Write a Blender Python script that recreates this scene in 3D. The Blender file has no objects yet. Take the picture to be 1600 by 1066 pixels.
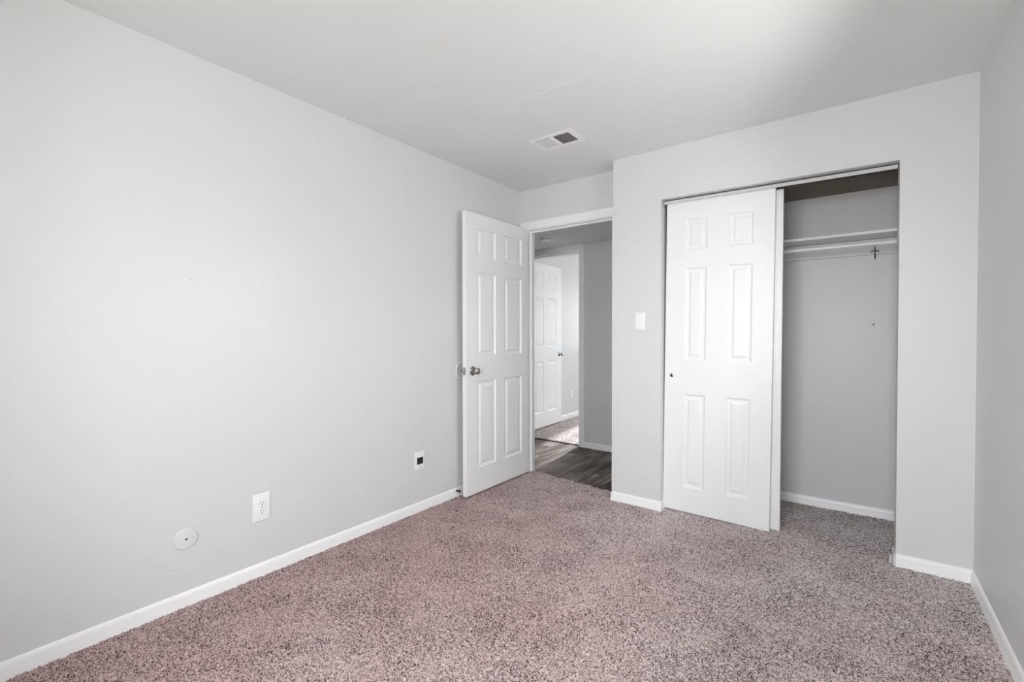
import bpy, bmesh, math, random
import numpy as np
from mathutils import Vector, Matrix

random.seed(4)
S = bpy.context.scene
COL = S.collection
R = math.radians

# ------------------------------------------------------------------ camera
cam_d = bpy.data.cameras.new('camera')
cam = bpy.data.objects.new('camera', cam_d)
COL.objects.link(cam)
cam_d.sensor_width = 36.0
cam_d.lens = 717.99 / 1600 * 36.0
cam_d.clip_start = 0.02
YAW, PITCH, ROLL = -0.6443, -0.0147, -0.0012
fw = Vector((math.sin(YAW) * math.cos(PITCH), math.cos(YAW) * math.cos(PITCH), math.sin(PITCH)))
rt = Vector((math.cos(YAW), -math.sin(YAW), 0))
up = rt.cross(fw)
rt2 = math.cos(ROLL) * rt + math.sin(ROLL) * up
up2 = -math.sin(ROLL) * rt + math.cos(ROLL) * up
cam.matrix_world = Matrix(((rt2.x, up2.x, -fw.x, 2.3684), (rt2.y, up2.y, -fw.y, -3.083),
                           (rt2.z, up2.z, -fw.z, 1.1975), (0, 0, 0, 1)))
S.camera = cam

# ------------------------------------------------------------------ view, world, daylight
S.view_settings.view_transform = 'Standard'
S.view_settings.look = 'None'
S.view_settings.exposure = 0.05
S.view_settings.gamma = 1.0
S.view_settings.use_curve_mapping = False
S.cycles.max_bounces = 16
S.cycles.diffuse_bounces = 12
S.cycles.glossy_bounces = 4
S.cycles.transparent_max_bounces = 12
S.cycles.caustics_reflective = False
S.cycles.caustics_refractive = False

SKY, GROUND = 22.0, 16.0
w = bpy.data.worlds.new('overcast_sky')
S.world = w
w.use_nodes = True
nt = w.node_tree
nt.nodes.clear()
tc = nt.nodes.new('ShaderNodeTexCoord')
sp = nt.nodes.new('ShaderNodeSeparateXYZ')
mr = nt.nodes.new('ShaderNodeMapRange')
mr.inputs['From Min'].default_value = -0.08
mr.inputs['From Max'].default_value = 0.08
mx = nt.nodes.new('ShaderNodeMix')
mx.data_type = 'RGBA'
mx.inputs['A'].default_value = (GROUND * 1.0, GROUND * 1.0, GROUND * 0.98, 1)
mx.inputs['B'].default_value = (SKY * 0.965, SKY * 0.995, SKY * 1.025, 1)
bg = nt.nodes.new('ShaderNodeBackground')
ow = nt.nodes.new('ShaderNodeOutputWorld')
L = nt.links.new
L(tc.outputs['Generated'], sp.inputs[0])
L(sp.outputs['Z'], mr.inputs['Value'])
L(mr.outputs['Result'], mx.inputs['Factor'])
L(mx.outputs['Result'], bg.inputs['Color'])
L(bg.outputs[0], ow.inputs['Surface'])


def portal(name, loc, rot, sx, sy):
    """daylight portal in a window opening (guides sky sampling, adds no light of its own)"""
    d = bpy.data.lights.new(name, 'AREA')
    d.shape = 'RECTANGLE'
    d.size, d.size_y = sx, sy
    d.cycles.is_portal = True
    o = bpy.data.objects.new(name, d)
    o.location = loc
    o.rotation_euler = rot
    COL.objects.link(o)
    return o


# window openings: (plane, centre ...) used again where the walls are cut
BW = dict(x0=1.45, x1=2.65, z0=0.8, z1=2.1)        # window in the wall behind the camera
FW = dict(x0=-0.86, x1=-0.36, z0=0.95, z1=2.10)       # window of the room across the hall
RWN = dict(y0=-1.55, y1=-0.95, z0=1.15, z1=1.90)    # small window in the right wall, outside the frame
FAR_FILL = dict(y0=1.95, y1=2.85, z0=1.00, z1=1.95)       # unseen window added as fill light for the room across the hall
ROOM_Y0 = -4.30
FAR_Y = 4.55
portal('window_portal', ((BW['x0'] + BW['x1']) / 2, ROOM_Y0 - 0.13, (BW['z0'] + BW['z1']) / 2),
       (R(90), 0, 0), BW['x1'] - BW['x0'], BW['z1'] - BW['z0'])
portal('side_window_portal', (2.824 + 0.13, (RWN['y0'] + RWN['y1']) / 2, (RWN['z0'] + RWN['z1']) / 2),
       (R(90), 0, R(90)), RWN['y1'] - RWN['y0'], RWN['z1'] - RWN['z0'])
portal('far_fill_portal', (2.3 + 0.13, (FAR_FILL['y0'] + FAR_FILL['y1']) / 2, (FAR_FILL['z0'] + FAR_FILL['z1']) / 2),
       (R(90), 0, R(90)), FAR_FILL['y1'] - FAR_FILL['y0'], FAR_FILL['z1'] - FAR_FILL['z0'])
portal('far_window_portal', ((FW['x0'] + FW['x1']) / 2, FAR_Y + 0.13, (FW['z0'] + FW['z1']) / 2),
       (R(-90), 0, 0), FW['x1'] - FW['x0'], FW['z1'] - FW['z0'])


# low hazy sun on the far side of the house: reaches the hall floor through the far window and doorway
sd = bpy.data.lights.new('sun', 'SUN')
sd.energy = 9.5
sd.angle = R(3)
so = bpy.data.objects.new('sun', sd)
so.rotation_euler = Vector((0.119, -1.0, -0.50)).to_track_quat('-Z', 'Y').to_euler()
so.location = (-1.5, 12, 6)
COL.objects.link(so)

# ------------------------------------------------------------------ materials
def mat(name, rgb, rough=0.5, metal=0.0, spec=0.5):
    m = bpy.data.materials.new(name)
    m.use_nodes = True
    b = m.node_tree.nodes['Principled BSDF']
    b.inputs['Base Color'].default_value = (*rgb, 1)
    b.inputs['Roughness'].default_value = rough
    b.inputs['Metallic'].default_value = metal
    b.inputs['Specular IOR Level'].default_value = spec
    return m


def nodes(m):
    return m.node_tree.nodes, m.node_tree.links.new, m.node_tree.nodes['Principled BSDF']


def add_bump(m, scale, strength, dist=0.002, detail=3.0, stretch=None):
    N, L, b = nodes(m)
    c = N.new('ShaderNodeTexCoord')
    n = N.new('ShaderNodeTexNoise')
    n.inputs['Scale'].default_value = scale
    n.inputs['Detail'].default_value = detail
    if stretch:
        mp = N.new('ShaderNodeMapping')
        mp.inputs['Scale'].default_value = stretch
        L(c.outputs['Object'], mp.inputs[0])
        L(mp.outputs[0], n.inputs['Vector'])
    else:
        L(c.outputs['Object'], n.inputs['Vector'])
    bp = N.new('ShaderNodeBump')
    bp.inputs['Strength'].default_value = strength
    bp.inputs['Distance'].default_value = dist
    L(n.outputs['Fac'], bp.inputs['Height'])
    L(bp.outputs[0], b.inputs['Normal'])
    return m


def vary(m, rgb_a, rgb_b, scale):
    """slow two-tone unevenness of the paint"""
    N, L, b = nodes(m)
    c = N.new('ShaderNodeTexCoord')
    n = N.new('ShaderNodeTexNoise')
    n.inputs['Scale'].default_value = scale
    n.inputs['Detail'].default_value = 3
    mx = N.new('ShaderNodeMix')
    mx.data_type = 'RGBA'
    mx.inputs['A'].default_value = (*rgb_a, 1)
    mx.inputs['B'].default_value = (*rgb_b, 1)
    L(c.outputs['Object'], n.inputs['Vector'])
    L(n.outputs['Fac'], mx.inputs['Factor'])
    L(mx.outputs['Result'], b.inputs['Base Color'])
    return m


def paint(name, rgb, rough, bump):
    m = mat(name, rgb, rough)
    vary(m, tuple(v * 0.985 for v in rgb), tuple(min(1, v * 1.015) for v in rgb), 1.6)
    return add_bump(m, 140, bump, 0.0015, 4)


M = {}
M['wall'] = paint('pale_grey_wall_paint', (0.685, 0.69, 0.69), 0.42, 0.10)
M['ceiling'] = paint('ceiling_paint', (0.785, 0.80, 0.79), 0.75, 0.10)
M['closet_paint'] = paint('closet_wall_paint', (0.66, 0.66, 0.665), 0.40, 0.22)
M['door'] = add_bump(mat('white_door_paint', (0.85, 0.85, 0.85), 0.38), 60, 0.05, 0.001, 3, (6, 6, 1))
M['trim'] = add_bump(mat('white_trim_paint', (0.88, 0.88, 0.88), 0.33), 50, 0.06, 0.001)
M['plastic'] = add_bump(mat('white_plastic', (0.87, 0.87, 0.88), 0.3), 200, 0.02, 0.0005)
M['painted_plate'] = add_bump(mat('painted_over_plate', (0.72, 0.72, 0.72), 0.4), 120, 0.05, 0.001)
M['dark'] = add_bump(mat('black_plastic', (0.012, 0.012, 0.013), 0.45), 150, 0.05, 0.0005)
M['slot'] = add_bump(mat('dark_slot', (0.02, 0.02, 0.02), 0.6), 150, 0.05, 0.0005)
M['rubber'] = add_bump(mat('black_rubber', (0.02, 0.02, 0.02), 0.7), 150, 0.05, 0.0005)
M['nickel'] = add_bump(mat('satin_nickel', (0.50, 0.48, 0.45), 0.22, 1.0), 300, 0.02, 0.0003)
M['screw'] = add_bump(mat('screw_metal', (0.35, 0.35, 0.34), 0.4, 1.0), 300, 0.03, 0.0003)
M['track'] = add_bump(mat('painted_metal_track', (0.60, 0.60, 0.59), 0.38), 90, 0.1, 0.001)
M['rod'] = add_bump(mat('white_enamel_rod', (0.88, 0.88, 0.87), 0.25), 90, 0.03, 0.0005)
M['shelf'] = add_bump(mat('white_shelf_board', (0.90, 0.90, 0.89), 0.45), 60, 0.05, 0.001)
M['steel'] = add_bump(mat('dull_steel_rail', (0.10, 0.10, 0.095), 0.5, 0.3), 200, 0.05, 0.0005)
M['closet_ceiling'] = paint('shade_darkened_closet_ceiling', (0.22, 0.20, 0.17), 0.8, 0.2)  # dark brown-grey puts the closet's shade into the base colour
M['hall_paint'] = paint('hall_wall_paint', (0.66, 0.66, 0.67), 0.45, 0.10)
M['wire'] = add_bump(mat('dark_wire', (0.10, 0.10, 0.10), 0.4, 0.8), 200, 0.03, 0.0005)
M['duct'] = add_bump(mat('dark_duct', (0.006, 0.006, 0.006), 0.8), 60, 0.1, 0.001)
M['frame'] = add_bump(mat('white_vinyl_window_frame', (0.85, 0.85, 0.85), 0.35), 90, 0.03, 0.0005)
M['drywall_raw'] = add_bump(mat('header_underside_paint', (0.42, 0.42, 0.41), 0.6), 90, 0.1, 0.001)

m = bpy.data.materials.new('clear_bumper_plastic')
m.use_nodes = True
b = m.node_tree.nodes['Principled BSDF']
b.inputs['Base Color'].default_value = (0.92, 0.93, 0.93, 1)
b.inputs['Roughness'].default_value = 0.25
b.inputs['Alpha'].default_value = 0.78
M['clear'] = add_bump(m, 120, 0.03, 0.0005)

m = bpy.data.materials.new('window_glass')
m.use_nodes = True
N = m.node_tree.nodes
N.clear()
o_ = N.new('ShaderNodeOutputMaterial')
tr = N.new('ShaderNodeBsdfTransparent')
gl = N.new('ShaderNodeBsdfGlossy')
gl.inputs['Roughness'].default_value = 0.02
fr = N.new('ShaderNodeFresnel')
fr.inputs['IOR'].default_value = 1.2
mi = N.new('ShaderNodeMixShader')
m.node_tree.links.new(fr.outputs[0], mi.inputs[0])
m.node_tree.links.new(tr.outputs[0], mi.inputs[1])
m.node_tree.links.new(gl.outputs[0], mi.inputs[2])
m.node_tree.links.new(mi.outputs[0], o_.inputs[0])
M['glass'] = m


def carpet_material(name, warm):
    m = mat(name, (0.3, 0.24, 0.24), 0.95, 0, 0.1)
    N, L, b = nodes(m)
    b.inputs['Sheen Weight'].default_value = 0.15
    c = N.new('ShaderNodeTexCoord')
    # cell-by-cell tones; dark specks paint the shadow between tufts into the colour
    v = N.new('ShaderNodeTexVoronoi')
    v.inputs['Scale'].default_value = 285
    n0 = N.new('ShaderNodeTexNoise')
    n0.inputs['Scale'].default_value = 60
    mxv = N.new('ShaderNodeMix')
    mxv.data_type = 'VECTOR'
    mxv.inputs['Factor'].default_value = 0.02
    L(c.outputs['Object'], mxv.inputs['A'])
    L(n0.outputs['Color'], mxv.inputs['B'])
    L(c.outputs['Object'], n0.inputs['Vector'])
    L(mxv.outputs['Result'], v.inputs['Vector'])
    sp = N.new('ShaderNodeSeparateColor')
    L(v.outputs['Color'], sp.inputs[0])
    # taupe <-> mauve drift over the room
    n1 = N.new('ShaderNodeTexNoise')
    n1.inputs['Scale'].default_value = 1.7
    n1.inputs['Detail'].default_value = 4
    L(c.outputs['Object'], n1.inputs['Vector'])
    sx = N.new('ShaderNodeSeparateXYZ')
    L(c.outputs['Object'], sx.inputs[0])
    gx = N.new('ShaderNodeMapRange')
    gx.inputs['From Min'].default_value = 0.2
    gx.inputs['From Max'].default_value = 2.3
    gx.inputs['To Min'].default_value = 0.45
    gx.inputs['To Max'].default_value = -0.2
    L(sx.outputs['X'], gx.inputs['Value'])
    gy = N.new('ShaderNodeMapRange')
    gy.inputs['From Min'].default_value = -0.9
    gy.inputs['From Max'].default_value = 0.1
    gy.inputs['To Min'].default_value = 0.0
    gy.inputs['To Max'].default_value = -0.5
    L(sx.outputs['Y'], gy.inputs['Value'])
    a1 = N.new('ShaderNodeMath')
    a1.operation = 'ADD'
    L(gx.outputs[0], a1.inputs[0])
    L(gy.outputs[0], a1.inputs[1])
    a2 = N.new('ShaderNodeMath')
    a2.operation = 'MULTIPLY_ADD'
    a2.use_clamp = True
    a2.inputs[1].default_value = 1.3
    L(n1.outputs['Fac'], a2.inputs[0])
    L(a1.outputs[0], a2.inputs[2])
    light = N.new('ShaderNodeMix')
    light.data_type = 'RGBA'
    light.inputs['A'].default_value = (0.78, 0.695, 0.68, 1)
    light.inputs['B'].default_value = (0.60, 0.440, 0.425, 1) if warm else (0.60, 0.52, 0.49, 1)
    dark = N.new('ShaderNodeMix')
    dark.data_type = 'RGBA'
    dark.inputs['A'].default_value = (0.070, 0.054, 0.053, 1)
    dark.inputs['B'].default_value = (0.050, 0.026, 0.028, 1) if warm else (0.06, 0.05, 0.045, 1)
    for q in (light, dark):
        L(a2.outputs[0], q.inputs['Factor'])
    # trodden, slightly darker blotches
    n2 = N.new('ShaderNodeTexNoise')
    n2.inputs['Scale'].default_value = 4.0
    n2.inputs['Detail'].default_value = 5
    n2.inputs['Roughness'].default_value = 0.6
    L(c.outputs['Object'], n2.inputs['Vector'])
    bl = N.new('ShaderNodeMapRange')
    bl.inputs['From Min'].default_value = 0.33
    bl.inputs['From Max'].default_value = 0.62
    bl.inputs['To Min'].default_value = -0.10
    bl.inputs['To Max'].default_value = 0.09
    L(n2.outputs['Fac'], bl.inputs['Value'])
    pw = N.new('ShaderNodeMath')
    pw.operation = 'ADD'
    pw.use_clamp = True
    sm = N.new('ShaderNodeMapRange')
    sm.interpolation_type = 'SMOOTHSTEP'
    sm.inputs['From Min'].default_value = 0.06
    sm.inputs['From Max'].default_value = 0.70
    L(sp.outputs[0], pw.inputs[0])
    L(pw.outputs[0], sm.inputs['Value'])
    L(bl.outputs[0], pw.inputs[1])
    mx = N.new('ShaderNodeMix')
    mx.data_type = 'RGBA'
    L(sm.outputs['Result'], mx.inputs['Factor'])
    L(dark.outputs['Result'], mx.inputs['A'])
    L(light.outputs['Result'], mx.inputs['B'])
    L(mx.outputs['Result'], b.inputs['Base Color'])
    return m


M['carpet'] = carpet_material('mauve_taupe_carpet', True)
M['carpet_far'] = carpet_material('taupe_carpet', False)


def laminate():
    m = mat('grey_brown_laminate', (0.2, 0.17, 0.15), 0.48, 0, 0.3)
    N, L, b = nodes(m)
    c = N.new('ShaderNodeTexCoord')
    s = N.new('ShaderNodeSeparateXYZ')
    L(c.outputs['Object'], s.inputs[0])
    PW = 0.125
    dx = N.new('ShaderNodeMath'); dx.operation = 'DIVIDE'; dx.inputs[1].default_value = PW
    L(s.outputs['X'], dx.inputs[0])
    fl = N.new('ShaderNodeMath'); fl.operation = 'FLOOR'
    L(dx.outputs[0], fl.inputs[0])
    fx = N.new('ShaderNodeMath'); fx.operation = 'FRACT'
    L(dx.outputs[0], fx.inputs[0])
    # plank ends staggered
    off = N.new('ShaderNodeMath'); off.operation = 'MULTIPLY'; off.inputs[1].default_value = 0.37
    L(fl.outputs[0], off.inputs[0])
    yy = N.new('ShaderNodeMath'); yy.operation = 'ADD'
    L(s.outputs['Y'], yy.inputs[0]); L(off.outputs[0], yy.inputs[1])
    fly = N.new('ShaderNodeMath'); fly.operation = 'FLOOR'
    L(yy.outputs[0], fly.inputs[0])
    cb = N.new('ShaderNodeCombineXYZ')
    L(fl.outputs[0], cb.inputs[0]); L(fly.outputs[0], cb.inputs[1])
    wn = N.new('ShaderNodeTexWhiteNoise'); wn.noise_dimensions = '2D'
    L(cb.outputs[0], wn.inputs['Vector'])
    # grain, stretched along the planks and shifted per plank
    mp = N.new('ShaderNodeMapping'); mp.inputs['Scale'].default_value = (26, 2.2, 1)
    ad = N.new('ShaderNodeVectorMath'); ad.operation = 'ADD'
    L(c.outputs['Object'], ad.inputs[0]); L(wn.outputs['Color'], ad.inputs[1])
    L(ad.outputs[0], mp.inputs[0])
    n = N.new('ShaderNodeTexNoise'); n.inputs['Scale'].default_value = 1.0
    n.inputs['Detail'].default_value = 6; n.inputs['Roughness'].default_value = 0.65
    n.inputs['Distortion'].default_value = 0.6
    L(mp.outputs[0], n.inputs['Vector'])
    mixv = N.new('ShaderNodeMath'); mixv.operation = 'MULTIPLY_ADD'; mixv.inputs[1].default_value = 0.30
    L(wn.outputs['Value'], mixv.inputs[0]); L(n.outputs['Fac'], mixv.inputs[2])
    cr = N.new('ShaderNodeValToRGB')
    e = cr.color_ramp.elements
    e[0].position = 0.47; e[0].color = (0.012, 0.008, 0.006, 1)
    e[1].position = 0.86; e[1].color = (0.33, 0.29, 0.26, 1)
    k = e.new(0.60); k.color = (0.048, 0.030, 0.020, 1)
    k = e.new(0.72); k.color = (0.15, 0.112, 0.088, 1)
    L(mixv.outputs[0], cr.inputs[0])
    # plank joint
    jt = N.new('ShaderNodeMath'); jt.operation = 'LESS_THAN'; jt.inputs[1].default_value = 0.018
    L(fx.outputs[0], jt.inputs[0])
    mx = N.new('ShaderNodeMix'); mx.data_type = 'RGBA'
    mx.inputs['B'].default_value = (0.012, 0.010, 0.009, 1)
    L(jt.outputs[0], mx.inputs['Factor']); L(cr.outputs[0], mx.inputs['A'])
    L(mx.outputs['Result'], b.inputs['Base Color'])
    bp = N.new('ShaderNodeBump'); bp.inputs['Strength'].default_value = 0.08; bp.inputs['Distance'].default_value = 0.002
    L(n.outputs['Fac'], bp.inputs['Height']); L(bp.outputs[0], b.inputs['Normal'])
    return m


M['laminate'] = laminate()


# ------------------------------------------------------------------ mesh helpers
def add_box(bm, lo, hi, bev=0.0, seg=2):
    lo, hi = Vector(lo), Vector(hi)
    r = bmesh.ops.create_cube(bm, size=1.0)
    vs = r['verts']
    for v in vs:
        v.co = Vector([(lo[i] + hi[i]) / 2 + v.co[i] * (hi[i] - lo[i]) for i in range(3)])
    if bev > 0:
        es = list({e for v in vs for e in v.link_edges})
        bmesh.ops.bevel(bm, geom=es, offset=bev, segments=seg, profile=0.5, affect='EDGES')


def add_lathe(bm, prof, axis, origin, seg=32, cap=True):
    """revolve (radius, height) pairs around an axis through origin"""
    axis = Vector(axis).normalized()
    a = axis.orthogonal().normalized()
    b_ = axis.cross(a)
    o = Vector(origin)
    rings = []
    for r, h in prof:
        if r < 1e-6:
            rings.append([bm.verts.new(o + axis * h)])
        else:
            rings.append([bm.verts.new(o + axis * h + (a * math.cos(2 * math.pi * k / seg) + b_ * math.sin(2 * math.pi * k / seg)) * r)
                          for k in range(seg)])
    for A, B in zip(rings, rings[1:]):
        for k in range(seg):
            k2 = (k + 1) % seg
            if len(A) == 1 and len(B) == 1:
                continue
            if len(A) == 1:
                bm.faces.new((A[0], B[k], B[k2]))
            elif len(B) == 1:
                bm.faces.new((A[k2], A[k], B[0]))
            else:
                bm.faces.new((A[k], B[k], B[k2], A[k2]))
    if cap:
        for ring in (rings[0], rings[-1]):
            if len(ring) > 2:
                bm.faces.new(ring)


def add_tube(bm, pts, rad, seg=10):
    pts = [Vector(p) for p in pts]
    rings = []
    prev = None
    for i, p in enumerate(pts):
        t = (pts[min(i + 1, len(pts) - 1)] - pts[max(i - 1, 0)]).normalized()
        a = t.orthogonal().normalized() if prev is None else (prev - t * prev.dot(t)).normalized()
        prev = a
        b_ = t.cross(a)
        rings.append([bm.verts.new(p + (a * math.cos(2 * math.pi * k / seg) + b_ * math.sin(2 * math.pi * k / seg)) * rad) for k in range(seg)])
    for A, B in zip(rings, rings[1:]):
        for k in range(seg):
            bm.faces.new((A[k], A[(k + 1) % seg], B[(k + 1) % seg], B[k]))
    bm.faces.new(rings[0])
    bm.faces.new(rings[-1])


def add_profile(bm, prof, a, b, out, end_a=0.0, end_b=0.0):
    """sweep a (depth, height) profile from a to b; `out` points off the wall; end_* mitre the depth"""
    a, b, out = Vector(a), Vector(b), Vector(out)
    d = (b - a).normalized()
    A = [bm.verts.new(a + out * p + Vector((0, 0, h)) - d * p * end_a) for p, h in prof]
    B = [bm.verts.new(b + out * p + Vector((0, 0, h)) + d * p * end_b) for p, h in prof]
    n = len(prof)
    for k in range(n):
        bm.faces.new((A[k], A[(k + 1) % n], B[(k + 1) % n], B[k]))
    bm.faces.new(A)
    bm.faces.new(B)


def obj(name, bm, m, parent=None, smooth=False):
    bmesh.ops.recalc_face_normals(bm, faces=bm.faces)
    me = bpy.data.meshes.new(name)
    bm.to_mesh(me)
    bm.free()
    me.materials.append(m)
    if smooth:
        me.shade_smooth()
        if hasattr(me, 'set_sharp_from_angle'):
            me.set_sharp_from_angle(angle=R(40))
    o = bpy.data.objects.new(name, me)
    COL.objects.link(o)
    if parent is not None:
        o.parent = parent
    return o


def tag(o, label=None, cat=None, group=None, kind=None):
    if label:
        o['label'] = label
    if cat:
        o['category'] = cat
    if group:
        o['group'] = group
    if kind:
        o['kind'] = kind
    return o


def root(name, loc, label, cat, rot=(0, 0, 0), kind=None, group=None):
    o = bpy.data.objects.new(name, None)
    o.empty_display_size = 0.05
    o.location = loc
    o.rotation_euler = rot
    COL.objects.link(o)
    return tag(o, label, cat, group, kind)


def boxes(name, m, lst, label, cat, parent=None, bev=0.0, kind='structure'):
    bm = bmesh.new()
    for lo, hi in lst:
        add_box(bm, lo, hi, bev)
    o = obj(name, bm, m, parent)
    return tag(o, label, cat, kind=kind) if parent is None else o


# ------------------------------------------------------------------ room dimensions (metres)
H = 2.44
W = 2.824            # right wall
XC = 0.9615          # left corner of the closet wall
D = 0.186            # door wall, set back from the closet wall (y = 0)
T = 0.104            # wall thickness
TC = 0.150           # closet wall thickness
XJ, XK, ZT = 1.3066, 2.5367, 2.0995     # closet opening
JL, JR, ZH = 0.085, 0.868, 2.090        # bedroom doorway between its jambs
HALL_Y, HALL_Z = 1.29, 2.157            # hall far wall, hall ceiling
FT = 0.20                               # thickness of the hall's far wall
FJL, FJR = -0.800, -0.020               # doorway across the hall
FX0 = -0.925                            # left wall of the room across the hall
CB = 0.735                              # closet back wall
B0 = -0.06                              # walls start a little below the carpet

# ------------------------------------------------------------------ floors
def carpet_grid(name, x0, x1, y0, y1, step, keep, m, amp, seed):
    rng = np.random.default_rng(seed)
    nx, ny = int((x1 - x0) / step) + 1, int((y1 - y0) / step) + 1
    gx, gy = np.meshgrid(np.linspace(x0, x1, nx), np.linspace(y0, y1, ny))
    inner = np.ones((ny, nx), bool)
    inner[0, :] = inner[-1, :] = inner[:, 0] = inner[:, -1] = False
    px = gx + np.where(inner, rng.uniform(-.38, .38, gx.shape) * step, 0)
    py = gy + np.where(inner, rng.uniform(-.38, .38, gx.shape) * step, 0)
    pz = rng.uniform(-amp, 0.0018, gx.shape)
    idx = np.arange(nx * ny).reshape(ny, nx)
    q = np.stack([idx[:-1, :-1], idx[:-1, 1:], idx[1:, 1:], idx[1:, :-1]], -1).reshape(-1, 4)
    cx = (gx[:-1, :-1] + gx[1:, 1:]).reshape(-1) / 2
    cy = (gy[:-1, :-1] + gy[1:, 1:]).reshape(-1) / 2
    q = q[keep(cx, cy)]
    used = np.unique(q)
    remap = -np.ones(nx * ny, np.int64)
    remap[used] = np.arange(len(used))
    co = np.stack([px.reshape(-1)[used], py.reshape(-1)[used], pz.reshape(-1)[used]], -1)
    q = remap[q]
    me = bpy.data.meshes.new(name)
    me.vertices.add(len(co))
    me.vertices.foreach_set('co', co.astype(np.float32).reshape(-1))
    me.loops.add(q.size)
    me.loops.foreach_set('vertex_index', q.astype(np.int32).reshape(-1))
    me.polygons.add(len(q))
    me.polygons.foreach_set('loop_start', (np.arange(len(q)) * 4).astype(np.int32))
    me.update(calc_edges=True)
    me.materials.append(m)
    me.shade_smooth()
    o = bpy.data.objects.new(name, me)
    COL.objects.link(o)
    return o


def keep_main(x, y):
    edge = 0.252 - (x - 0.1) * 0.125 + 0.006 * np.sin(x * 31) + 0.004 * np.sin(x * 77)
    room = (y < 0.02)
    alcove = (x < XC + 0.02) & (y < edge)
    closet = (x > 1.05) & (x < 2.62) & (y < CB + 0.02)
    return room | alcove | closet


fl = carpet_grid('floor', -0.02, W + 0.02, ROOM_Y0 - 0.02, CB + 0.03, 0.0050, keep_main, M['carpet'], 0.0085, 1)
tag(fl, 'mauve taupe speckled cut pile carpet across the bedroom and into the closet', 'carpet', kind='structure')
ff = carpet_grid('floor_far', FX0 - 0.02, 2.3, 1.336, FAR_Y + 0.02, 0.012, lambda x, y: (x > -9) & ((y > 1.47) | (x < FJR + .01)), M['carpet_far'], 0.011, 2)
tag(ff, 'taupe carpet of the room across the hall beyond the second doorway', 'carpet', kind='structure')
boxes('floor_hall', M['laminate'], [((-3.0, 0.10, -0.05), (XC + 0.02, 1.345, -0.012))],
      'dark grey brown plank laminate floor of the hall', 'floor')
boxes('floor_slab', M['duct'], [((-3.2, ROOM_Y0 - 0.2, -0.16), (W + 0.2, FAR_Y + 0.2, -0.052))],
      'subfloor under the carpet and the hall planks', 'floor')

# ------------------------------------------------------------------ walls and ceilings
wl = boxes('wall_left', M['wall'], [((-T, ROOM_Y0 - T, B0), (0, D, H + 0.1))],
           'long pale grey wall behind the open bedroom door', 'wall')
boxes('wall_right', M['wall'], [((W, ROOM_Y0 - T, B0), (W + T, RWN['y0'], H + 0.1)), ((W, RWN['y1'], B0), (W + T, TC, H + 0.1)),
                                ((W, RWN['y0'], B0), (W + T, RWN['y1'], RWN['z0'])), ((W, RWN['y0'], RWN['z1']), (W + T, RWN['y1'], H + 0.1))],
      'shaded grey wall at the picture right edge', 'wall')
wc = boxes('wall_closet', M['wall'], [((XC, 0, B0), (XJ, TC, H + 0.1)), ((XK, 0, B0), (W, TC, H + 0.1)),
                                 ((XJ, 0, ZT), (XK, TC, H + 0.1)), ((XC, TC, B0), (1.07, CB + T, H + 0.1))],
           'pale grey wall with the closet opening cut in it', 'wall')
for v in wc.data.vertices:          # the header is not quite level
    if abs(v.co.z - ZT) < 1e-4:
        v.co.z = 2.104 if v.co.x < 2 else 2.088
boxes('wall_door', M['wall'], [((-T, D, B0), (JL - 0.018, D + T, H + 0.1)), ((JR + 0.018, D, B0), (XC, D + T, H + 0.1)),
                               ((JL - 0.018, D, ZH + 0.018), (JR + 0.018, D + T, H + 0.1))],
      'short set back wall above the open bedroom doorway', 'wall')
boxes('wall_back', M['wall'], [((0, ROOM_Y0 - T, B0), (BW['x0'], ROOM_Y0, H + 0.1)), ((BW['x1'], ROOM_Y0 - T, B0), (W, ROOM_Y0, H + 0.1)),
                               ((BW['x0'], ROOM_Y0 - T, B0), (BW['x1'], ROOM_Y0, BW['z0'])),
                               ((BW['x0'], ROOM_Y0 - T, BW['z1']), (BW['x1'], ROOM_Y0, H + 0.1))],
      'grey bedroom wall with the window facing the closet', 'wall')
ce = boxes('ceiling', M['ceiling'], [((-T, ROOM_Y0 - T, H), (W + T, D + T, H + 0.12))],
           'flat pale grey bedroom ceiling', 'ceiling')
cbk = boxes('wall_closet_back', M['closet_paint'], [((1.07, CB, B0), (2.70, CB + T, 2.3))],
            'grey painted rear wall inside the closet below and above the shelf', 'wall')
boxes('wall_closet_side', M['closet_paint'], [((2.605, TC, B0), (2.70, CB, 2.3))],
      'side wall inside the closet at its open end', 'wall')
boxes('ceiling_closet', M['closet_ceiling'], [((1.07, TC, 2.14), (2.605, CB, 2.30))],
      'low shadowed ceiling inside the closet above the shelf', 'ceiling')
boxes('wall_hall', M['hall_paint'], [((-3.0, HALL_Y, B0), (FJL - 0.018, HALL_Y + FT, 2.6)), ((FJR + 0.018, HALL_Y, B0), (XC + 0.2, HALL_Y + FT, 2.6)),
                               ((FJL - 0.018, HALL_Y, 2.085 + 0.018), (FJR + 0.018, HALL_Y + FT, 2.6))],
      'grey hall wall seen through the bedroom doorway', 'wall')
boxes('wall_hall_end', M['wall'], [((XC, CB + T, B0), (XC + 0.1, HALL_Y, 2.6)), ((-3.1, D, B0), (-3.0, HALL_Y, 2.6)), ((-3.0, D, B0), (-T, D + T, 2.6))],
      'end walls closing the hall off', 'wall')
boxes('ceiling_hall', M['ceiling'], [((-3.0, D + T, HALL_Z), (XC, HALL_Y, HALL_Z + 0.1))],
      'low dim hall ceiling beyond the bedroom doorway', 'ceiling')
fwl = boxes('wall_far_left', M['wall'], [((FX0 - T, HALL_Y + FT, B0), (FX0, FAR_Y + T, 2.6))],
            'window lit wall beside the white door across the hall', 'wall')
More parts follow.
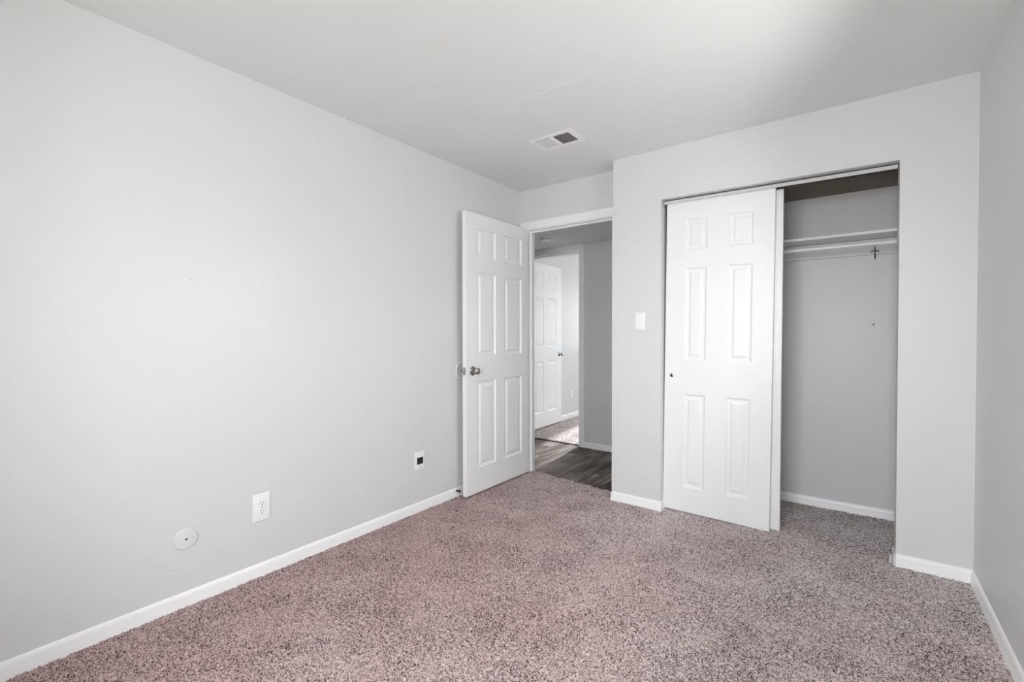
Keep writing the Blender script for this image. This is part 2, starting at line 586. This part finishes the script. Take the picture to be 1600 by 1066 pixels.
boxes('wall_far_right', M['wall'], [((2.3, HALL_Y + FT, B0), (2.4, FAR_FILL['y0'], 2.6)), ((2.3, FAR_FILL['y1'], B0), (2.4, FAR_Y + T, 2.6)),
                                        ((2.3, FAR_FILL['y0'], B0), (2.4, FAR_FILL['y1'], FAR_FILL['z0'])), ((2.3, FAR_FILL['y0'], FAR_FILL['z1']), (2.4, FAR_FILL['y1'], 2.6)), ((XC + .2, HALL_Y + FT - .1, B0), (2.4, HALL_Y + FT, 2.6))],
      'right hand wall of the room across the hall', 'wall')
boxes('wall_far_back', M['wall'], [((FX0, FAR_Y, B0), (FW['x0'], FAR_Y + T, 2.6)), ((FW['x1'], FAR_Y, B0), (2.3, FAR_Y + T, 2.6)),
                                   ((FW['x0'], FAR_Y, B0), (FW['x1'], FAR_Y + T, FW['z0'])), ((FW['x0'], FAR_Y, FW['z1']), (FW['x1'], FAR_Y + T, 2.6))],
      'window wall of the room across the hall', 'wall')
boxes('ceiling_far', M['ceiling'], [((FX0, HALL_Y + FT, H), (2.3, FAR_Y, H + 0.1))],
      'ceiling of the room across the hall', 'ceiling')


# ------------------------------------------------------------------ windows
def window(name, o, loc, rz, label):
    """sash window standing in a wall opening; local -y is the room side"""
    a, b_ = ('x0', 'x1') if 'x0' in o else ('y0', 'y1')
    rt_ = root(name, loc, label, 'window', (0, 0, rz), kind='structure')
    w_, h_ = o[b_] - o[a], o['z1'] - o['z0']
    f = 0.045
    bm = bmesh.new()
    for lo, hi in (((-w_ / 2, -.03, 0), (-w_ / 2 + f, .03, h_)), ((w_ / 2 - f, -.03, 0), (w_ / 2, .03, h_)),
                   ((-w_ / 2 + f, -.03, 0), (w_ / 2 - f, .03, f)), ((-w_ / 2 + f, -.03, h_ - f), (w_ / 2 - f, .03, h_)),
                   ((-.02, -.025, f), (.02, .025, h_ - f))):
        add_box(bm, lo, hi, .004)
    obj('frame', bm, M['frame'], rt_)
    for s in (-1, 1):
        bm = bmesh.new()
        x0, x1 = (f - w_ / 2, -.02) if s < 0 else (.02, w_ / 2 - f)
        add_box(bm, (x0, -.003, f), (x1, .003, h_ - f))
        obj('pane', bm, M['glass'], rt_)
    bm = bmesh.new()
    add_box(bm, (-w_ / 2, -T / 2 - .03, .0), (w_ / 2, -.03, .018), .004)
    obj('sill', bm, M['trim'], rt_)


window('window_1', BW, ((BW['x0'] + BW['x1']) / 2, ROOM_Y0 - T / 2, BW['z0']), R(180), 'white framed window in the bedroom wall facing the closet')
window('window_2', FW, ((FW['x0'] + FW['x1']) / 2, FAR_Y + T / 2, FW['z0']), 0, 'white framed window in the far room across the hall')
window('fill_window', FAR_FILL, (2.35, (FAR_FILL['y0'] + FAR_FILL['y1']) / 2, FAR_FILL['z0']), R(-90), 'white framed window added unseen to fill the far room with light')
window('window_3', RWN, (W + T / 2, (RWN['y0'] + RWN['y1']) / 2, RWN['z0']), R(-90), 'white framed window in the shaded right wall')

# ------------------------------------------------------------------ trim
boxes('trim_threshold', M['rubber'], [((FJL, 1.316, -.014), (FJR, 1.337, -.004))], 'dark strip where the hall planks meet the far carpet', 'threshold', bev=.002)
BB = [(0, -.02), (.0135, -.02), (.0135, .010), (.0115, .016), (.0105, .036), (.0085, .049), (.0045, .058), (0, .061)]


def baseboard(name, runs, label):
    bm = bmesh.new()
    for a, b_, o_, ea, eb in runs:
        add_profile(bm, BB, a, b_, o_, ea, eb)
    o = obj(name, bm, M['trim'], smooth=True)
    return tag(o, label, 'baseboard', kind='structure')


baseboard('baseboard_left', [((0, ROOM_Y0, 0), (0, D, 0), (1, 0, 0), 0, 0)], 'white baseboard along the long left wall')
baseboard('baseboard_right', [((W, ROOM_Y0, 0), (W, 0, 0), (-1, 0, 0), 0, 0)], 'white baseboard along the shaded right wall')
baseboard('baseboard_pier', [((XC, 0, 0), (XJ, 0, 0), (0, -1, 0), 1, 1), ((XC, 0, 0), (XC, D, 0), (-1, 0, 0), 1, 0),
                             ((XJ, 0, 0), (XJ, .055, 0), (1, 0, 0), 1, 0)],
          'short white baseboard under the light switch')
baseboard('baseboard_closet', [((XK, 0, 0), (W, 0, 0), (0, -1, 0), 0.0, 0),],
          'short white baseboard between the closet opening and the right wall')
bm = bmesh.new()
add_profile(bm, [(0, -.02), (.012, -.02), (.012, .052), (.006, .058), (0, .06)], (XK, -.012, 0), (XK, .085, 0), (-1, 0, 0))
add_box(bm, (XK - .026, .012, -.015), (XK - .0125, .05, .036), .003)
tag(obj('trim_closet_corner', bm, M['track']), 'loose grey baseboard end at the right foot of the closet opening', 'baseboard', kind='structure')
baseboard('baseboard_closet_back', [((1.07, CB, 0), (2.605, CB, 0), (0, -1, 0), 0, 0)], 'white baseboard inside the closet')
baseboard('baseboard_hall', [((FJR + .065, HALL_Y, -.012), (XC, HALL_Y, -.012), (0, -1, 0), 0, 0)], 'white baseboard on the hall wall beside the second doorway')
baseboard('baseboard_far', [((FX0, HALL_Y + FT, 0), (FX0, FAR_Y, 0), (1, 0, 0), 0, 0)], 'white baseboard in the room across the hall')


def casing(name, x0, x1, zt, wd, yw, yd, sgn, z0, label, strike=False):
    """door frame: flat casing on the face at y=yw, jambs and head through the wall to yd, stop strip"""
    r_ = root(name, ((x0 + x1) / 2, yw, 0), label, 'door frame', kind='structure')
    cx, t = (x0 + x1) / 2, .018
    L_ = lambda lo, hi: ((lo[0] - cx, lo[1] - yw, lo[2]), (hi[0] - cx, hi[1] - yw, hi[2]))
    ya, yb = sorted((yw, yw + sgn * .013))
    lm, rm = wd
    rv = .006
    for nm, lst in (('side_casing', [((x0 - lm, ya, z0), (x0 - rv, yb, zt + rv))]), ('side_casing', [((x1 + rv, ya, z0), (x1 + rm, yb, zt + rv))]),
                    ('head_casing', [((x0 - lm, ya, zt + rv), (x1 + rm, yb, zt + rv + .066))])):
        bm = bmesh.new()
        for lo, hi in lst:
            add_box(bm, *L_(lo, hi), .003)
        obj(nm, bm, M['trim'], r_)
    y0, y1 = sorted((yw, yd))
    for nm, lo, hi in (('jamb', (x0 - t, y0, z0), (x0, y1, zt)), ('jamb', (x1, y0, z0), (x1 + t, y1, zt)), ('head_jamb', (x0 - t, y0, zt), (x1 + t, y1, zt + t))):
        bm = bmesh.new()
        add_box(bm, *L_(lo, hi), .0015)
        o = obj(nm, bm, M['trim'], r_)
    ys = y0 + .042 if sgn < 0 else y0 + .03
    bm = bmesh.new()
    add_box(bm, *L_((x0, ys, z0), (x0 + .011, ys + .03, zt)))
    add_box(bm, *L_((x1 - .011, ys, z0), (x1, ys + .03, zt)))
    add_box(bm, *L_((x0 + .011, ys, zt - .011), (x1 - .011, ys + .03, zt)))
    obj('door_stop_strip', bm, M['trim'], r_)
    if strike:
        bm = bmesh.new()
        add_box(bm, *L_((x1 - .003, y0 + .005, .90), (x1 + .001, y0 + .036, .957)), .001)
        add_box(bm, *L_((x1 - .006, y0 - .004, .905), (x1 + .001, y0 + .006, .952)), .001)
        tag(obj('strike_plate', bm, M['nickel'], r_), 'small metal strike plate')
    return r_


casing('trim_1', JL, JR, ZH, (.068, .070), D, D + T, -1, B0, 'white frame of the bedroom doorway with its flat head casing', True)
casing('trim_2', FJL, FJR, 2.085, (.070, .066), HALL_Y, HALL_Y + FT, -1, B0, 'white frame of the second doorway across the hall')


# ------------------------------------------------------------------ six panel doors
def door(name, loc, rot, w_, h_, t, xs, zs, label, prof, cat='door'):
    """Empty at the hinge foot; x runs across the door, y = 0 is the front face, y = t the back."""
    r_ = root(name, loc, label, cat, rot, kind='structure')
    bx = [0, xs[0], xs[1], xs[2], xs[3], w_]
    bz = [0] + list(zs) + [h_]
    cells = [(i, j) for i in (1, 3) for j in (1, 3, 5)]
    bm = bmesh.new()
    for y, flip in ((0, False), (t, True)):
        for i in range(5):
            for j in range(len(bz) - 1):
                if (i, j) in cells:
                    continue
                q = [(bx[i], bz[j]), (bx[i + 1], bz[j]), (bx[i + 1], bz[j + 1]), (bx[i], bz[j + 1])]
                bm.faces.new([bm.verts.new((x, y, z)) for x, z in q])
    for i in range(5):
        for z in (0, h_):
            bm.faces.new([bm.verts.new(p) for p in ((bx[i], 0, z), (bx[i + 1], 0, z), (bx[i + 1], t, z), (bx[i], t, z))])
    for j in range(len(bz) - 1):
        for x in (0, w_):
            bm.faces.new([bm.verts.new(p) for p in ((x, 0, bz[j]), (x, 0, bz[j + 1]), (x, t, bz[j + 1]), (x, t, bz[j]))])
    bmesh.ops.remove_doubles(bm, verts=bm.verts, dist=1e-5)
    out = [e for e in bm.edges if abs(e.verts[0].co.y - e.verts[1].co.y) < 1e-6
           and all(abs(v.co.x) < 1e-5 or abs(v.co.x - w_) < 1e-5 or abs(v.co.z) < 1e-5 or abs(v.co.z - h_) < 1e-5 for v in e.verts)
           and len(e.link_faces) == 2 and abs(e.link_faces[0].normal.dot(e.link_faces[1].normal)) < .5]
    bmesh.ops.recalc_face_normals(bm, faces=bm.faces)
    bmesh.ops.bevel(bm, geom=out, offset=.0018, segments=2, profile=.5, affect='EDGES')
    slab = obj('slab', bm, M['door'], r_)
    for i, j in cells:
        bm = bmesh.new()
        x0, x1, z0, z1 = bx[i], bx[i + 1], bz[j], bz[j + 1]
        for y, s in ((0, 1), (t, -1)):
            prev = None
            for ins, dep in prof:
                ring = [bm.verts.new((x, y + s * dep, z)) for x, z in ((x0 + ins, z0 + ins), (x1 - ins, z0 + ins), (x1 - ins, z1 - ins), (x0 + ins, z1 - ins))]
                if prev:
                    for k in range(4):
                        bm.faces.new((prev[k], prev[(k + 1) % 4], ring[(k + 1) % 4], ring[k]))
                prev = ring
            bm.faces.new(prev)
        obj('panel', bm, M['door'], r_)
    return r_


PROF = [(0, 0), (.003, .0012), (.009, .0075), (.014, .0105), (.027, .0110), (.043, .0030), (.046, .0024)]
PROF_C = [(0, 0), (.003, .0012), (.009, .0070), (.014, .0095), (.026, .0098), (.040, .0030), (.042, .0024)]


def knob_set(parent, x, z, t, lever_len=.062):
    """round door knobs with rosettes on both faces, latch plate on the free edge"""
    for y, s in ((0, -1), (t, 1)):
        bm = bmesh.new()
        ax = (0, s, 0)
        add_lathe(bm, [(.010, .006), (.010, .024), (.013, .028), (.020, .032), (.0255, .040), (.0265, .047), (.024, .055), (.017, .060), (.008, .0615), (0, .062)], ax, (x, y, z), 32)
        k = obj('knob', bm, M['nickel'], parent, True)
        bm = bmesh.new()
        add_lathe(bm, [(.0, 0), (.0335, 0), (.0335, .003), (.030, .006), (.016, .009), (.010, .010), (0, .010)], ax, (x, y, z), 32, False)
        obj('rosette', bm, M['nickel'], k, True)


# bedroom door, standing open along the left wall: local x runs from hinge towards the camera
bd = door('door_1', (.107, .160, .011), (0, 0, R(-90)), .785, 2.083, .0365,
          (.095, .335, .440, .665), (.185, .838, 1.022, 1.650, 1.763, 1.980),
          'white six panel bedroom door standing open against the left wall', PROF)
# local +y points to world +x at -90 deg, so the visible face is y = t of a slab shifted behind it
for ch in bd.children:
    ch.location.y = -.0365
knob_set(bd, .785 - .068, .917, .0365)
for ch in bd.children:
    if ch.name.startswith('knob'):
        ch.location.y = -.0365
bm = bmesh.new()
add_box(bm, (.7835, -.031, .917 - .028), (.7868, -.006, .917 + .028), .0008)
lp = obj('latch_plate', bm, M['nickel'], bd)
bm = bmesh.new()
add_box(bm, (.786, -.024, .917 - .008), (.797, -.013, .917 + .008), .002)
obj('latch_bolt', bm, M['nickel'], lp)
for z in (.20, 1.04, 1.86):
    bm = bmesh.new()
    add_lathe(bm, [(0, 0), (.0055, 0), (.0055, .089), (0, .089)], (0, 0, 1), (-.003, -.0425, z), 16, False)
    add_box(bm, (-.0012, -.0375, z), (.0006, -.008, z + .089))
    obj('hinge', bm, M['nickel'], bd)

# closet sliding doors, leaning a little on their track
TILT = R(.60)
cd = door('door_2', (1.3065, .060, .0060), (0, TILT, 0), .645, 2.076, .034,
          (.126, .265, .390, .532), (.168, .795, 1.018, 1.634, 1.746, 1.955),
          'white six panel sliding closet door in front, with small round finger pull', PROF_C)
bm = bmesh.new()
add_lathe(bm, [(0, 0), (.0105, 0), (.0105, -.002), (.0085, -.0025), (.007, .0004), (0, .0006)], (0, 1, 0), (.047, 0, .912), 24, False)
add_lathe(bm, [(.0085, 0), (.0115, -.0012), (.0125, 0)], (0, 1, 0), (.047, -.0008, .912), 24, False)
tag(obj('finger_pull', bm, M['nickel'], cd, True), 'small round metal finger pull')
cr_ = door('door_3', (1.3555, .104, .0035), (0, R(.25), 0), .645, 2.066, .034,
           (.126, .265, .390, .532), (.168, .795, 1.018, 1.634, 1.746, 1.955),
           'white sliding closet door at the rear, only its right edge showing', PROF_C)

# door of the room across the hall
fd = door('door_4', (-.812, 1.525, .014), (0, 0, R(92.3)), .785, 2.072, .0365,
          (.105, .325, .430, .655), (.185, .838, 1.022, 1.650, 1.763, 1.980),
          'white six panel door ajar in the room across the hall', PROF)
knob_set(fd, .785 - .068, .917, .0365)

# ------------------------------------------------------------------ closet fittings
tk = root('sliding_door_track', ((XJ + XK) / 2, .060, 2.0665), 'pale metal track along the top of the closet opening', 'door track', (0, R(.75), 0))
bm = bmesh.new()
hw = (XK - XJ) / 2 - .006
add_box(bm, (-hw, -.012, .0005), (hw, -.009, .0218), .001)
obj('fascia', bm, M['track'], tk)
bm = bmesh.new()
add_box(bm, (-hw, -.009, .0185), (hw, .088, .0215), .0008)
for y in (.042, .085):
    add_box(bm, (-hw, y, .012), (hw, y + .003, .0185))
obj('rail', bm, M['steel'], tk)

gd = root('door_guide', (1.906, .060, 0), 'little white plastic guide at the foot of the sliding closet door', 'door guide')
bm = bmesh.new()
add_box(bm, (-.011, -.012, -.004), (.011, -.002, .022), .002)
add_box(bm, (-.013, -.012, -.006), (.013, .085, .003), .001)
obj('guide_tab', bm, M['plastic'], gd)

bm = bmesh.new()
add_box(bm, (1.07, .508, 1.8105), (2.605, CB, 1.829), .002)
# the board sags a little at mid span
for v in bm.verts:
    u = (v.co.x - 1.07) / 1.535
    v.co.z -= .004 * 4 * u * (1 - u) - .003
tag(obj('closet_shelf', bm, M['shelf']), 'white board shelf across the upper closet', 'shelf')
boxes('trim_3', M['closet_paint'], [((1.07, CB - .019, 1.712), (2.605, CB, 1.810)), ((2.586, .40, 1.712), (2.605, CB - .019, 1.810))],
      'grey painted cleat board carrying the closet shelf', 'trim', bev=.002)
rd = root('closet_rod', (1.07, .455, 1.744), 'white hanging rod below the closet shelf', 'clothes rod')
bm = bmesh.new()
add_tube(bm, [(.0, 0, 0), (.5, 0, -.001), (1.0, 0, -.001), (1.535, 0, 0)], .0125, 20)
obj('pole', bm, M['rod'], rd, True)
for x, s in ((0, 1), (1.535, -1)):
    bm = bmesh.new()
    add_lathe(bm, [(0, 0), (.028, 0), (.028, .004), (.018, .008), (.0165, .02), (0, .02)], (s, 0, 0), (x, 0, 0), 24, False)
    obj('rod_socket', bm, M['rod'], rd, True)
hk = root('coat_hook', (2.456, CB - .019, 1.722), 'small dark wire hook on the cleat under the closet shelf', 'hook')
bm = bmesh.new()
add_tube(bm, [(0, -.004, .040), (0, -.006, .010), (0, -.012, -.028), (0, -.022, -.040), (0, -.032, -.034), (0, -.036, -.022)], .0032, 10)
obj('hook_wire', bm, M['wire'], hk, True)
bm = bmesh.new()
add_tube(bm, [(-.020, -.010, .004), (-.012, -.007, .012), (0, -.006, .015), (.012, -.007, .012), (.020, -.010, .004)], .0028, 10)
obj('hook_arm', bm, M['wire'], hk, True)


# ------------------------------------------------------------------ wall plates
def plate(parent, w_, h_, t, m, name='cover_plate'):
    """wall plate in the local xz plane, front towards -y, edges rounded over"""
    bm = bmesh.new()
    add_box(bm, (-w_ / 2, -t, -h_ / 2), (w_ / 2, .0005, h_ / 2))
    es = [e for e in bm.edges if all(v.co.y < -t / 2 for v in e.verts)]
    bmesh.ops.bevel(bm, geom=es, offset=t * .7, segments=3, profile=.5, affect='EDGES')
    return obj(name, bm, m, parent, True)


def screw(parent, x, z, y, r_=.0035, m=None):
    bm = bmesh.new()
    add_lathe(bm, [(0, 0), (r_, 0), (r_, .0008), (r_ * .6, .0016), (0, .0018)], (0, -1, 0), (x, y, z), 16, False)
    return obj('screw', bm, m or M['screw'], parent, True)


def outlet(loc, rot, w_, h_, label):
    r_ = root('electrical_outlet', loc, label, 'outlet', rot)
    plate(r_, w_, h_, .006, M['plastic'])
    k = h_ / .134
    for s in (1, -1):
        bm = bmesh.new()
        add_lathe(bm, [(0, 0), (.0175 * k, 0), (.0175 * k, .0018), (.0165 * k, .0026), (0, .0026)], (0, -1, 0), (0, -.0055, s * .0205 * k), 28, False)
        for v in bm.verts:
            v.co.z = max(min(v.co.z, s * .0205 * k + .0135 * k), s * .0205 * k - .0135 * k)
        f = obj('socket_face', bm, M['plastic'], r_)
        bm = bmesh.new()
        z = s * .0205 * k
        add_box(bm, (-.0078 * k, -.0085, z - .001), (-.0056 * k, -.0078, z + .008 * k))
        add_box(bm, (.0056 * k, -.0085, z - .000), (.0078 * k, -.0078, z + .007 * k))
        add_lathe(bm, [(0, 0), (.0027 * k, 0), (.0027 * k, .0006), (0, .0006)], (0, -1, 0), (0, -.0079, z - .0075 * k), 14, False)
        obj('slot', bm, M['slot'], f)
    screw(r_, 0, 0, -.006)
    return r_


LW = (0, 0, R(90))      # local -y towards +x : plates on the left wall
outlet((0, -2.012, .338), LW, .083, .134, 'white duplex electrical outlet low on the long left wall')

r_ = root('cable_plate', (0, -.977, .341), 'white wall plate with a square black insert near the bedroom door', 'wall plate', LW)
plate(r_, .086, .120, .006, M['plastic'])
bm = bmesh.new()
add_box(bm, (-.027, -.0072, -.023), (.027, -.004, .023), .0015)
ins = obj('black_insert', bm, M['dark'], r_)
bm = bmesh.new()
add_box(bm, (-.010, -.0082, -.010), (.010, -.0068, .010), .001)
obj('jack', bm, M['slot'], ins)
for z in (.040, -.040):
    screw(r_, 0, z, -.006)

r_ = root('round_blank_cover', (0, -2.336, .294), 'round painted over blank cover plate low on the left wall', 'wall plate', LW)
bm = bmesh.new()
add_lathe(bm, [(0, 0), (.0460, 0), (.0460, .0045), (.0435, .0075), (.036, .0088), (0, .0090)], (0, -1, 0), (0, .0004, 0), 48, False)
obj('cover_disc', bm, M['painted_plate'], r_, True)
for x in (-.024, .024):
    screw(r_, x, 0, -.0087, .0036, M['painted_plate'])
bm = bmesh.new()
add_lathe(bm, [(0, 0), (.005, 0), (.005, .0022), (.003, .0024), (.003, .0006), (0, .0006)], (0, -1, 0), (0, -.0086, 0), 18, False)
obj('center_knockout', bm, M['screw'], r_, True)

r_ = root('light_switch', (1.164, 0, 1.287), 'white toggle light switch between the doorway and the closet', 'light switch')
plate(r_, .070, .118, .006, M['plastic'])
bm = bmesh.new()
add_box(bm, (-.0055, -.0068, -.0125), (.0055, -.005, .0125), .0008)
sl = obj('toggle_bezel', bm, M['plastic'], r_)
bm = bmesh.new()
add_box(bm, (-.0040, -.0185, .000), (.0040, -.006, .0075), .0015)
for v in bm.verts:
    v.co.z += -(v.co.y + .006) * .45
obj('toggle', bm, M['plastic'], r_)
for z in (.030, -.030):
    screw(r_, 0, z, -.006, .003, M['plastic'])

outlet((FX0, 2.74, .335), LW, .072, .116, 'white outlet on the wall of the room across the hall')

# ------------------------------------------------------------------ door bumper, door stop
r_ = root('wall_bumper', (0, -.560, .928), 'round translucent wall protector behind the bedroom door knob', 'wall protector', LW)
bm = bmesh.new()
add_lathe(bm, [(0, 0), (.0625, 0), (.0625, .003), (.060, .0055), (.055, .0055), (.050, .0030), (0, .0030)], (0, -1, 0), (0, 0, 0), 48, False)
obj('disc', bm, M['clear'], r_, True)
bm = bmesh.new()
add_lathe(bm, [(.0575, .0002), (.0640, .0002), (.0640, .0048), (.0608, .0064), (.0575, .0058)], (0, -1, 0), (0, 0, 0), 48, False)
obj('rim', bm, M['plastic'], r_, True)

r_ = root('door_stop', (.0105, -.640, .048), 'small black door stop with a white base on the baseboard by the door edge', 'door stop')
bm = bmesh.new()
add_lathe(bm, [(0, 0), (.0105, 0), (.0105, .005), (.0085, .009), (0, .009)], (1, 0, 0), (0, 0, 0), 20, False)
obj('base', bm, M['plastic'], r_, True)
bm = bmesh.new()
add_lathe(bm, [(0, .008), (.0065, .008), (.0065, .036), (0, .036)], (1, 0, 0), (0, 0, 0), 20, False)
obj('stem', bm, M['rubber'], r_, True)
bm = bmesh.new()
add_lathe(bm, [(0, .034), (.0085, .034), (.0095, .037), (.0095, .044), (.007, .048), (0, .048)], (1, 0, 0), (0, 0, 0), 20, False)
obj('rubber_tip', bm, M['rubber'], r_, True)

# ------------------------------------------------------------------ ceiling register and smoke detector
vx0, vx1, vy0, vy1 = .660, .978, -.640, -.437
r_ = root('ceiling_vent', ((vx0 + vx1) / 2, (vy0 + vy1) / 2, H), 'white metal ceiling register with one dark louvred half', 'air vent')
hx, hy = (vx1 - vx0) / 2, (vy1 - vy0) / 2
fo = .034
bm = bmesh.new()
for lo, hi in (((-hx, -hy, -.006), (hx, -hy + fo, .0)), ((-hx, hy - fo, -.006), (hx, hy, .0)),
               ((-hx, -hy + fo, -.006), (-hx + fo, hy - fo, .0)), ((hx - fo, -hy + fo, -.006), (hx, hy - fo, .0)),
               ((-.008, -hy + fo, -.006), (.008, hy - fo, .0))):
    add_box(bm, lo, hi)
for v in bm.verts:      # outer edge rolled down to the ceiling
    if v.co.z < -.003 and (abs(abs(v.co.x) - hx) < 1e-5 or abs(abs(v.co.y) - hy) < 1e-5):
        v.co.z = -.0022
obj('frame', bm, M['plastic'], r_)
bm = bmesh.new()
add_box(bm, (-hx + fo, -hy + fo, -.0006), (hx - fo, hy - fo, -.0001))
obj('duct_opening', bm, M['duct'], r_)
for x0, x1, ang in ((-hx + fo, -.008, 1), (.008, hx - fo, -1)):
    n = 8
    for k in range(n):
        cx = x0 + (k + .5) * (x1 - x0) / n
        bm = bmesh.new()
        add_box(bm, (-.0036, -hy + fo, -.0006), (.0036, hy - fo, .0006))
        bmesh.ops.rotate(bm, verts=bm.verts, cent=(0, 0, 0), matrix=Matrix.Rotation(R(-34 if ang > 0 else 30), 3, 'Y'))
        bmesh.ops.translate(bm, verts=bm.verts, vec=(cx, 0, -.0038))
        obj('louver', bm, M['plastic'], r_)
bm = bmesh.new()
add_box(bm, (-hx + fo + .002, hy - fo - .016, -.016), (-hx + fo + .007, hy - fo - .006, -.004), .001)
obj('damper_lever', bm, M['plastic'], r_)
for x in (-hx + .012, hx - .012):
    bm = bmesh.new()
    add_lathe(bm, [(0, 0), (.004, 0), (.003, .0015), (0, .002)], (0, 0, -1), (x, 0, -.0045), 14, False)
    obj('screw', bm, M['plastic'], r_, True)

r_ = root('smoke_detector', (-.121, .800, HALL_Z), 'round white smoke detector on the hall ceiling', 'smoke detector')
bm = bmesh.new()
add_lathe(bm, [(0, 0), (.052, 0), (.052, .012), (.048, .024), (.036, .030), (0, .031)], (0, 0, -1), (0, 0, 0), 36, False)
obj('housing', bm, M['plastic'], r_, True)
bm = bmesh.new()
add_lathe(bm, [(.0522, .012), (.0526, .013), (.0526, .015), (.0515, .016)], (0, 0, -1), (0, 0, 0), 36, False)
obj('sensor_gap', bm, M['slot'], r_)

# ------------------------------------------------------------------ small marks in the paint
for y, z, s in ((-2.333, .373, .006), (-2.371, .155, .007), (-2.338, .150, .006), (-2.305, 1.445, .005), (-1.997, 1.461, .005)):
    bm = bmesh.new()
    add_lathe(bm, [(s, 0), (s * .8, .0012), (s * .4, .0022), (0, .0024)], (1, 0, 0), (0, y, z), 14, False)
    obj('paint_bump', bm, M['wall'], wl, True)
bm = bmesh.new()
pts = [(.868 + .41 * k / 12, -1.083 + .004 * math.sin(k * 1.3), H) for k in range(13)]
for a, b_ in zip(pts, pts[1:]):
    q = [bm.verts.new((a[0], a[1] - .009, H - .0001)), bm.verts.new((b_[0], b_[1] - .009, H - .0001)),
         bm.verts.new((b_[0], b_[1], H - .0022)), bm.verts.new((a[0], a[1], H - .0022)),
         bm.verts.new((a[0], a[1] + .003, H - .0001)), bm.verts.new((b_[0], b_[1] + .003, H - .0001))]
    bm.faces.new(q[:4])
    bm.faces.new((q[3], q[2], q[5], q[4]))
obj('tape_seam', bm, M['ceiling'], ce)
bm = bmesh.new()
add_tube(bm, [(2.628, -.0002, .150), (2.66, -.0004, .176), (2.70, -.0004, .196), (2.735, -.0002, .206)], .0010, 6)
obj('paint_ridge', bm, M['wall'], wc, True)
bm = bmesh.new()
add_box(bm, (2.445, CB - .0006, 1.252), (2.456, CB + .0001, 1.259), .0002)
add_box(bm, (2.453, CB - .0006, 1.256), (2.458, CB + .0001, 1.268), .0002)
obj('scuff_mark', bm, M['wire'], cbk)
